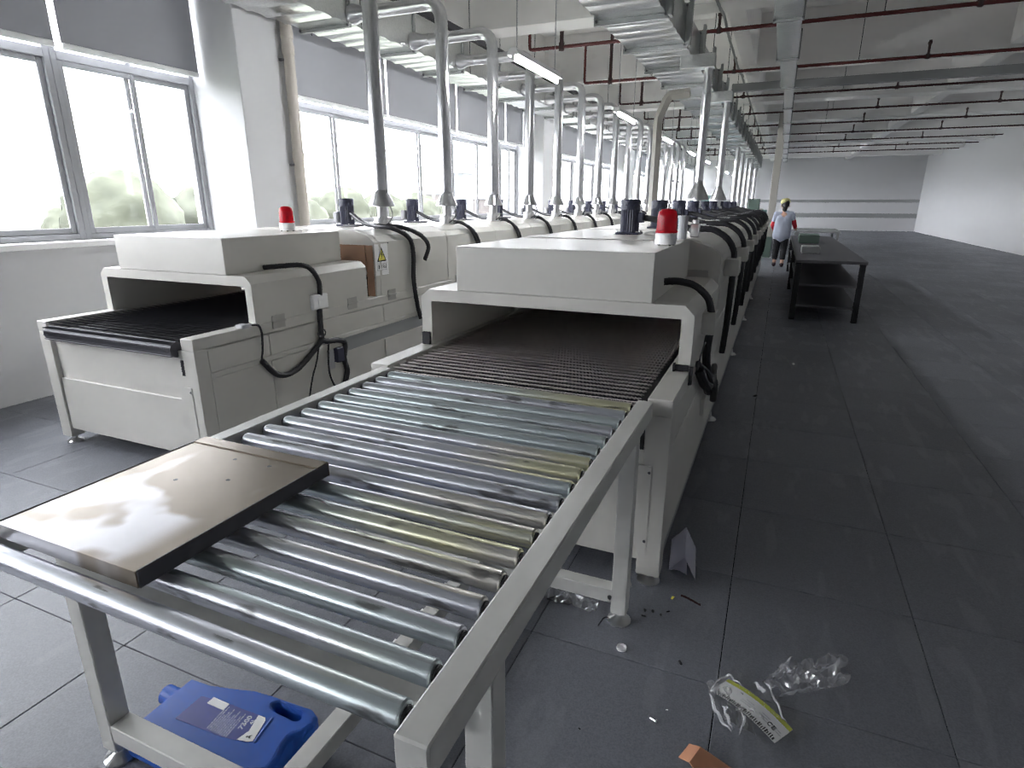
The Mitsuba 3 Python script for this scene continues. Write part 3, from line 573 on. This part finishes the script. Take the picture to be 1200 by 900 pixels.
# ------------------------------------------------------------------ sprinkler pipes, lamps
for i in range(9):
    y = 9.74+2.95*i; z = 3.90 if i else 3.90; m = RED if i < 2 else MAROON
    k = thing('sprinkler_pipe', f'thin {"red" if i < 2 else "dark red"} sprinkler pipe under the ceiling, {ORD[i]} from the front', 'pipe', 'sprinkler pipes')
    part(k, 'main_pipe', tube(bend([(-3.95, y, 4.22 if i == 0 else 4.6), (-3.95, y, z), (6.8, y, z)], .05, 3), .026 if i < 2 else .022, 8), m)
    part(k, 'riser', [cyl(.032, z-.03, ZS, 8, (-3.42, y+.0, 0)), cyl(.045, z-.05, z+.06, 8, (-3.42, y, 0))], MAROON)
    for x in (-1.10, 1.9, 4.4): part(k, 'sprinkler_head', [cyl(.02, z, z+.24, 8, (x, y, 0)), cyl(.032, z+.18, z+.22, 8, (x, y, 0)), cyl(.035, z-.035, z+.035, 8, (x, y, 0))], MAROON)
    for x in (-2.6, .9): part(k, 'hanger_rod', cyl(.006, z, ZS, 6, (x, y, 0)), DARK)
for i in range(8):
    y = 5.55+3.85*i; x = -2.42; z = 2.86
    k = thing('tube_lamp', f'white fluorescent tube lamp hanging between the ovens, {ORD[i]} from the front', 'lamp', 'fluorescent lamps')
    part(k, 'housing', prism([(x-.03, z+.09), (x-.06, z+.03), (x-.02, z+.03), (x-.02, z+.025), (x+.02, z+.025), (x+.02, z+.03), (x+.06, z+.03), (x+.03, z+.09)], y, y+1.24), WHITE, False)
    part(k, 'tube', cyl(.015, y+.03, y+1.21, 12, (x, 0, z), 'y'), TUBE, emitter={'type': 'area', 'radiance': {'type': 'rgb', 'value': [80, 82, 84]}})
    for yy in (y+.008, y+1.215): part(k, 'tube_holder', box(x-.014, x+.014, yy, yy+.018, z-.018, z+.04, .002), WHITE)
    for yy in (y+.1, y+1.14): part(k, 'rod', cyl(.006, z+.09, 4.0 if any(abs(yy-b) < .25 for b in BEAMY) else ZS, 6, (x, yy, 0)), GREYP)
k = solo('conduit', tube(spline([(-1.02, 4.0, 3.975), (-1.03, 8.4, 3.97), (-1.0, 9.3, 3.96), (-1.03, 10.5, 3.975), (-1.04, 13.0, 3.97), (-1.0, 13.6, 3.96), (-1.03, 15, 3.975), (-1.03, 30, 3.975)], 6), .02, 8), GREYM, 'grey conduit running along the edge of the ceiling beam right of the middle duct', 'conduit')

# ------------------------------------------------------------------ right aisle and far end
k = thing('post', 'slim beige steel post at the far end of the aisle beside the worker', 'post')
part(k, 'shaft', box(-.37, -.17, 19.9, 20.1, .62, 4.05, .01), BEIGE); part(k, 'painted_foot', box(-.372, -.168, 19.898, 20.102, 0, .62, .01), GREEN, label='green painted foot'); part(k, 'base_plate', box(-.42, -.12, 19.85, 20.15, 0, .012, .003), GREYM)
solo('far_post', box(-2.02, -1.74, 27.9, 28.1, 0, 4.05, .01), BEIGE, 'faint beige post far away left of the silver pipe cluster', 'post')
k = thing('workbench', 'dark steel workbench at the right edge of the aisle', 'workbench')
part(k, 'top', box(.27, 1.15, 9.3, 16.2, .80, .84, .004), DARK)
for y in (9.36, 12.7, 16.1):
    for x in (.31, 1.10): part(k, 'leg', box(x-.035, x+.035, y-.035, y+.035, 0, .80, .003), BLACK)
for z in (.18, .48): part(k, 'shelf', box(.30, 1.12, 9.34, 16.1, z, z+.03, .003), DARK)
solo('crate', box(.38, .74, 13.2, 13.9, .842, 1.0, .01), GREEN, 'dark green crate on the workbench behind the worker', 'crate')
solo('crate', box(.36, .62, 10.5, 10.9, .842, .95, .01), GREYM, 'low grey crate on the workbench nearest the camera', 'crate')
k = thing('cabinet', 'teal cabinet far beyond the end of the middle oven', 'cabinet')
part(k, 'body', box(-3.2, -2.2, 24.0, 25.0, 0, 1.85, .01), TEAL); part(k, 'door', box(-3.15, -2.72, 23.985, 24.0, .1, 1.8, .003), TEAL); part(k, 'door', box(-2.68, -2.25, 23.985, 24.0, .1, 1.8, .003), TEAL)
k = thing('machine', 'pale green machine standing beyond the end of the middle oven', 'machine')
part(k, 'body', box(-1.75, -.6, 21.5, 30, .05, 1.30, .02), TEAL); part(k, 'cover', box(-1.6, -.75, 22.2, 29.5, 1.30, 1.36, .01), CREAM); part(k, 'control_box', box(-1.05, -.70, 22.0, 22.6, 1.36, 1.72, .01), GREEN)
solo('bench', [box(.45, 1.6, 19.3, 21.5, .78, .83), box(.47, .53, 19.35, 19.41, 0, .78), box(1.5, 1.56, 19.35, 19.41, 0, .78), box(.47, .53, 21.4, 21.46, 0, .78), box(1.5, 1.56, 21.4, 21.46, 0, .78)], GREYM, 'grey bench beyond the worker at the right edge', 'bench', smooth=False)

# the worker, seen from behind
def chain(js, edge=.02):
    """js: list of bones ((p, r), (q, s)); one continuous smoothed surface."""
    ms = []
    for (p, r), (q, s) in js:
        a = trimesh.creation.icosphere(subdivisions=2, radius=r); a.apply_translation(p); b = trimesh.creation.icosphere(subdivisions=2, radius=s); b.apply_translation(q)
        ms.append(manifold3d.Manifold.hull_points(np.vstack([a.vertices, b.vertices])))
    m = manifold3d.Manifold.batch_boolean(ms, manifold3d.OpType.Add).refine_to_length(edge).to_mesh()
    t = trimesh.Trimesh(m.vert_properties[:, :3], m.tri_verts, process=True); trimesh.smoothing.filter_taubin(t, iterations=12); return t
px, py = .075, 17.3
def J(x, y, z): return np.array([px+x, py+y, z])
HIP, NECK = J(0, .0, .86), J(.0, -.0, 1.37)
lk, la, lt = J(-.09, .03, .46), J(-.10, -.02, .09), J(-.11, .13, .045)
rk, ra, rtoe = J(.09, -.03, .46), J(.085, -.16, .09), J(.09, -.02, .045)
lsh, rsh = J(-.17, .0, 1.31), J(.17, .0, 1.31); le, re = J(-.235, .03, 1.05), J(.245, .06, 1.13); lw_, rw = J(-.20, .20, .94), J(.30, .24, 1.00)
def hand(w, d, s):
    d = np.array(d, float); d /= np.linalg.norm(d); side = np.cross(d, [0, 0, 1.0]); side /= np.linalg.norm(side); o = []
    palm = w + d*.07
    o.append(((w, .026), (palm, .030)))
    for i, (off, ln) in enumerate(((-.03, .058), (-.01, .07), (.01, .066), (.028, .05))):
        a = palm + side*off; b = a + d*ln*.55 - [0, 0, .012]; c = b + d*ln*.4 - [0, 0, .026]; o += [((a, .0095), (b, .009)), ((b, .009), (c, .0085))]
    a = w + d*.03 + side*s*.03; o.append(((a, .011), (a+d*.045+side*s*.02, .009))); return o
wk = thing('person', 'worker seen from behind, pale blue shirt, black trousers, red sleeves, yellow cap', 'person')
head = J(.0, .03, 1.535)
body = chain([((HIP, .13), (J(0, 0, 1.1), .12)), ((J(0, 0, 1.1), .12), (J(0, 0, 1.27), .12)), ((lsh, .055), (rsh, .055)), ((J(0, 0, 1.27), .11), (NECK, .055)), ((NECK, .055), (J(0, .02, 1.45), .052)), ((J(0, .02, 1.48), .07), (J(0, .03, 1.57), .086)), ((J(0, .075, 1.49), .045), (J(0, .085, 1.53), .05)), ((J(0, .122, 1.525), .012), (J(0, .13, 1.508), .016)), ((J(-.088, .02, 1.53), .016), (J(-.09, .018, 1.50), .012)), ((J(.088, .02, 1.53), .016), (J(.09, .018, 1.50), .012)),
    ((lsh, .052), (le, .042)), ((le, .042), (lw_, .03)), ((rsh, .052), (re, .042)), ((re, .042), (rw, .03)),
    ((J(-.08, 0, .84), .095), (lk, .062)), ((lk, .062), (la, .04)), ((J(.08, 0, .84), .095), (rk, .062)), ((rk, .062), (ra, .04)), ((la, .038), (lt, .032)), ((ra, .038), (rtoe, .032))] + hand(lw_, (.1, .8, -.4), 1) + hand(rw, (.1, .8, -.3), -1), .016)
part(wk, 'body', body, SKIN, True)
part(wk, 'shirt', chain([((J(0, 0, .80), .185), (J(0, 0, 1.08), .165)), ((J(-.07, 0, .80), .15), (J(-.06, 0, 1.2), .14)), ((J(.07, 0, .80), .15), (J(.06, 0, 1.2), .14)), ((J(-.14, 0, 1.3), .085), (J(.14, 0, 1.3), .085)), ((J(-.05, 0, 1.2), .13), (J(.05, 0, 1.34), .075)), ((lsh, .082), (lsh*.45+le*.55, .07)), ((rsh, .082), (rsh*.45+re*.55, .07))], .02), SHIRT, True)
for a, b, c in ((lsh, le, lw_), (rsh, re, rw)):
    e0 = a*.35+b*.65
    part(wk, 'arm_sleeve', chain([((e0, .058), (b, .058)), ((b, .062), (c, .046))], .015), SLEEVERED, True, label='red arm sleeve')
part(wk, 'trousers', chain([((J(0, 0, .86), .15), (J(0, 0, .76), .14)), ((J(-.08, 0, .80), .11), (lk, .078)), ((lk, .078), (lk*.35+la*.65, .066)), ((J(.08, 0, .80), .11), (rk, .078)), ((rk, .078), (rk*.35+ra*.65, .066))], .018), TROUSER, True)
for a, t in ((la, lt), (ra, rtoe)): part(wk, 'shoe', chain([((a-[0, .03, .035], .045), (a+[0, .02, -.01], .05)), ((a-[0, .02, .045], .042), (t, .042))], .014), SHOE, True)
part(wk, 'hair', chain([((J(0, -.01, 1.57), .098), (J(0, .02, 1.60), .096)), ((J(0, -.06, 1.52), .06), (J(0, -.05, 1.43), .05))], .015), HAIR, True)
part(wk, 'cap', chain([((J(-.03, -.01, 1.62), .09), (J(.02, .05, 1.63), .088)), ((J(0, .12, 1.625), .05), (J(0, .16, 1.61), .03))], .015), HAT, True, label='yellow cap')

# ------------------------------------------------------------------ litter on the floor
def sheet(nu, nv, fn):
    """A sheet from fn(u, v) -> point arrays, u and v in [0, 1]."""
    u, v = np.meshgrid(np.linspace(0, 1, nu), np.linspace(0, 1, nv), indexing='ij'); p = np.stack(fn(u, v), -1).reshape(-1, 3); f = []
    for i in range(nu-1):
        for j in range(nv-1):
            a = i*nv+j; f += [(a, a+nv, a+nv+1), (a, a+nv+1, a+1)]
    return trimesh.Trimesh(p, f, process=False)
def crumple(p, q, amp, fr, seed, lift=.0):
    return amp*(np.abs(meshkit.fbm(np.stack([p*fr, q*fr, np.zeros_like(p)+seed], -1), 4, seed)-.5)*2.4)+lift
# clear bag with a printed yellow-edged card
k = thing('plastic_bag', 'crumpled clear plastic bag around a white and olive printed card on the floor', 'bag')
c0, c1 = np.array([-.002, 1.797]), np.array([.200, 1.660]); ax = (c1-c0)/np.linalg.norm(c1-c0); nx = np.array([-ax[1], ax[0]]); L = np.linalg.norm(c1-c0)
def on(u, v): return c0[0]+ax[0]*u+nx[0]*v, c0[1]+ax[1]*u+nx[1]*v
def arch(u): return .012+.018*np.sin(np.clip(u/L, 0, 1)*math.pi)
card = lambda v0, v1, dz, u0=0.0, u1=L: sheet(24, 3, lambda u, v: (*on(u0+u*(u1-u0), v0+v*(v1-v0)), arch(u0+u*(u1-u0))+dz))
part(k, 'card', card(-.046, .046, 0), PRINT_W, True); part(k, 'card_edge', card(.030, .047, .0006), OLIVE, True, label='olive printed edge')
bars = []
for i in range(34):
    u = .008+i*(L-.016)/34; bars.append(card(-.044, -.028-.004*(i % 3 == 0), .0007, u, u+.0034*(1+.5*(i % 4 == 1))))
part(k, 'barcode_print', bars, INK, True)
tx = meshkit.text_mesh('CE', .016, .0004, True); vv = tx.vertices.copy(); uu, ww = on(L-.055+vv[:, 0], -.014+vv[:, 1]); tx.vertices = np.stack([uu, ww, arch(L-.055+vv[:, 0])+.0008+vv[:, 2]], 1); part(k, 'lettering', tx, INK, False)
ln = [card(-.012+.009*j, -.009+.009*j, .0007, u, u+w) for j, u, w in ((0, .09, .04), (1, .09, .05), (2, .10, .03), (0, .16, .03), (1, .155, .05), (2, .16, .03), (0, .21, .03), (1, .21, .025))]
part(k, 'small_print', ln, GREYP, True)
part(k, 'film', sheet(46, 40, lambda u, v: (*on(-.03+u*(L+.05), -.11+v*.21), np.clip(arch(-.03+u*(L+.05))*np.exp(-((v-.5)*2.6)**2)+.006+crumple(u*.3, v*.2, .030, 20, 3)*(.25+2.6*(v-.5)**2), .004, .1))), CLEARFILM, False)
part(k, 'film', sheet(40, 30, lambda u, v: (.16+u*.22+.03*np.sin(v*9), 1.80+v*.13+u*.16, .008+crumple(u*.3, v*.25, .055, 20, 8)+.01*np.sin(v*17)**2)), FILM, False)
part(k, 'film', sheet(30, 30, lambda u, v: (-.045+v*.13+u*.035, 1.80-u*.14-v*.03, .004+.022*np.abs(np.sin(v*8.5+u))*(1-.5*u)+crumple(u*.2, v*.2, .008, 25, 5))), FILM, False)
FOLD = mat('film_fold', {'type': 'blendbsdf', 'weight': 0.30, 'a': {'type': 'thindielectric', 'int_ior': 1.6}, 'b': two({'type': 'diffuse', 'reflectance': {'type': 'rgb', 'value': [.85, .85, .88]}})})
for pl, w in (([(-.031, 1.733), (.001, 1.653), (.047, 1.596)], .006), ([(.013, 1.695), (.032, 1.652), (.051, 1.604)], .005), ([(.072, 1.6), (.083, 1.663), (.072, 1.684)], .004), ([(-.03, 1.746), (.008, 1.824), (.035, 1.832), (.065, 1.803)], .004),
              ([(.106, 1.842), (.126, 1.818), (.142, 1.813)], .006), ([(.136, 1.859), (.164, 1.811), (.19, 1.735), (.205, 1.699)], .004), ([(.163, 1.892), (.19, 1.946), (.226, 2.021)], .006), ([(.204, 1.966), (.22, 1.938)], .007), ([(.055, 1.695), (.101, 1.708), (.14, 1.688)], .004)):
    q = spline([(x, y, .022) for x, y in pl], 8); t = np.linspace(0, math.pi, len(q)); q[:, 2] += .012*np.sin(t*2.7)**2
    m = tube(q, np.maximum(.0008, w*np.sin(t)**.6), 8); part(k, 'fold', m, FOLD, True)
# cardboard piece
k = thing('cardboard', 'folded brown cardboard flap at the bottom edge of the floor', 'cardboard')
def quad4(a, b, c, d, th=.003):
    v = np.array([a, b, c, d], float); n = np.cross(v[1]-v[0], v[3]-v[0]); n /= np.linalg.norm(n); n *= th*(1 if n[2] > 0 else -1)
    v = np.vstack([v-n, v]); return trimesh.Trimesh(v, [(0, 1, 2), (0, 2, 3), (4, 5, 6), (4, 6, 7), (0, 1, 5), (0, 5, 4), (1, 2, 6), (1, 6, 5), (2, 3, 7), (2, 7, 6), (3, 0, 4), (3, 4, 7)], process=False)
part(k, 'flap', quad4((-.089, 1.458, .01), (-.066, 1.518, .01), (-.032, 1.492, .04), (-.056, 1.426, .04)), CARD, False)
part(k, 'panel', quad4((-.056, 1.426, .04), (-.032, 1.492, .04), (.064, 1.487, .004), (.06, 1.33, .004)), CARD, False)
# translucent sleeve, standing folded
k = thing('plastic_sleeve', 'translucent grey plastic sleeve standing folded on the floor beside the oven foot', 'sleeve')
part(k, 'left_side', sheet(6, 10, lambda u, v: (-.212-.065*u-.03*v, 2.42+v*.27, .085-.083*u+.004*np.sin(v*6))), SLEEVE, True)
part(k, 'right_side', sheet(6, 10, lambda u, v: (-.212+.055*u-.03*v, 2.42-.03*u+v*.27, .085-.083*u+.003*np.sin(v*5))), SLEEVE, True)
part(k, 'bottom_fold', sheet(6, 10, lambda u, v: (-.277+.08*u-.03*v, 2.42-.012*u+v*.27, .004+.012*np.sin(u*3))), SLEEVE, True)
solo('bottle_cap', lathe([(0, .002), (.012, .002), (.012, .008), (.018, .009), (.019, 0), (0, 0)], 18, (-.356, 1.847, 0)), WHITE, 'small round white cap lying on the floor', 'cap')
k = thing('screw', 'small steel screw lying on the floor', 'screw'); part(k, 'shank', tube([(-.196, 1.572, .004), (-.178, 1.566, .004)], .003, 6), STEEL); part(k, 'head', tube([(-.178, 1.566, .005), (-.174, 1.565, .005)], .0055, 8), STEEL)
k = thing('plastic_bag', 'crumpled clear plastic bag under the lower rung of the roller table', 'bag')
part(k, 'film', sheet(34, 30, lambda u, v: (-.74+u*.24, 1.99+v*.16, .006+crumple(u*.3, v*.25, .05, 22, 15))), FILM, False)
solo('black_strap', [box(-.715, -.61, 2.0, 2.028, .002, .014, .004), tube([(-.735, 2.01, .008), (-.70, 2.012, .012)], .006, 6)], BLACK, 'short black strap lying under the lower rung', 'strap')
solo('wire_offcut', tube(spline([(-.44, 1.99, .004), (-.455, 1.965, .02), (-.47, 1.93, .004)], 4), .0025, 6), BLACK, 'short dark wire offcut beside the far right table foot', 'wire')
solo('wire_offcut', tube(spline([(-.47, 2.30, .02), (-.44, 2.29, .03), (-.405, 2.23, .004)], 5), .0015, 5), PVC, 'thin pale wire curling on the floor below the oven front', 'wire')
for i, (x, y, s, m, lab) in enumerate(((-.318, 2.062, .008, BLACK, 'black crumb on the floor nearest the table foot'), (-.231, 2.129, .007, BLACK, 'black crumb on the floor below the plastic sleeve'), (-.229, 2.225, .010, YELLOW, 'tiny yellow scrap on the floor below the plastic sleeve'), (-.143, 1.86, .010, BLACK, 'thin black scrap on the floor right of the white cap'), (-.394, 1.443, .004, BLACK, 'tiny dark crumb left of the screw'), (-.152, 1.629, .004, WHITE, 'tiny white crumb behind the screw'), (-.02, 5.3, .02, BLACK, 'dark flat scrap on the aisle floor beside the oven'), (.30, 6.6, .02, WHITE, 'white crumb under the workbench'))):
    solo('floor_scrap', turned(box(x-s, x+s, y-s*.45, y+s*.45, 0, s*.5, s*.15), 40*i, at=(x, y, 0)), m, lab, 'scrap')
solo('red_scrap', sheet(8, 3, lambda u, v: (-.20+u*.085, 2.25-u*.03+v*.014, .002+.002*np.sin(u*5))), MAROON, 'dull red strip lying flat on the floor', 'strip')

# ------------------------------------------------------------------ blue oil can, lying on its side
k = thing('oil_can', 'blue plastic oil can lying on the floor under the roller table', 'oil can')
out = sg.Polygon([(-1.60, .80), (-1.25, .80), (-1.175, .815), (-1.112, .875), (-1.118, .92), (-1.132, .955), (-1.135, .985), (-1.112, 1.005), (-1.100, 1.045), (-1.118, 1.078), (-1.15, 1.092), (-1.24, 1.086), (-1.30, 1.083), (-1.37, 1.076), (-1.44, 1.055), (-1.52, 1.035), (-1.60, 1.03)]).buffer(.012).buffer(-.012)
hole = sg.LineString([(-1.252, 1.052), (-1.172, 1.049)]).buffer(.0125)
A = out.difference(hole)
def puff(poly, z0, z1, r, n=5):
    ls = []; cs = lambda g: manifold3d.CrossSection([np.array(q.coords)[:-1] for q in [g.exterior, *g.interiors]], manifold3d.FillRule.EvenOdd)
    ms = []
    for i in range(n):
        t = (i+.5)/n*math.pi/2; ins = r*(1-math.sin(t)); h = r*(1-math.cos(t))
        g = poly.buffer(-ins) if ins > 1e-4 else poly
        h = r*(1-math.sqrt(max(0, 1-(1-ins/r)**2)))
        ms.append(manifold3d.Manifold.extrude(cs(g), (z1-z0)-2*h).translate([0, 0, z0+h]))
    return manifold3d.Manifold.batch_boolean(ms, manifold3d.OpType.Add)
mm = puff(A, .002, .105, .018, 6).to_mesh(); can = trimesh.Trimesh(mm.vert_properties[:, :3], mm.tri_verts, process=True)
part(k, 'body', can, BLUE, 45)
part(k, 'rib', tube([(-1.216, .925, .1045), (-1.232, 1.012, .1045)], .004, 8), BLUE)
part(k, 'cap', [cyl(.03, -1.665, -1.60, 20, (0, .98, .053), 'x')], BLUE)
zt = .1052
def flat(pts, z, m, nm, t=.0008): return part(k, nm, prism(pts, z, z+t, 'z'), m, False)
flat(sg.Polygon([(-1.50, .892), (-1.315, .902), (-1.268, .911), (-1.235, .918), (-1.222, .928), (-1.242, .995), (-1.252, 1.004), (-1.34, 1.000), (-1.42, .997), (-1.50, .985)]), zt, LABELBLUE, 'label')
flat(sg.Polygon([(-1.278, 1.002), (-1.252, 1.003), (-1.243, .994), (-1.223, .928), (-1.235, .919), (-1.270, .912), (-1.260, .948)]), zt+.0008, PRINT_W, 'white_patch')
flat(sg.box(-1.46, .972, -1.392, .997), zt+.0008, PRINT_W, 'white_patch')
part(k, 'emblem', [prism(sg.Point(-1.240, .934).buffer(.0055).difference(sg.Point(-1.2375, .9355).buffer(.0032)), zt+.0016, zt+.0022, 'z'), prism(sg.Point(-1.249, .931).buffer(.003), zt+.0016, zt+.0022, 'z')], INK, False)
ang = 97
def words(s, x, y, h, m=PRINT_W):
    t = turned(meshkit.text_mesh(s, h, .0005, True), ang); t.apply_translation((x, y, zt+.0009)); return part(k, 'lettering', t, m, False)
words('7300', -1.284, .942, .014); words('4L', -1.270, .968, .011)
part(k, 'small_print', [moved(turned(box(0, .085-.014*(j % 3), 0, .0016, 0, .0005), 97), (-1.306-.0075*j, .905, zt+.0009)) for j in range(11)], PRINT_W, False)
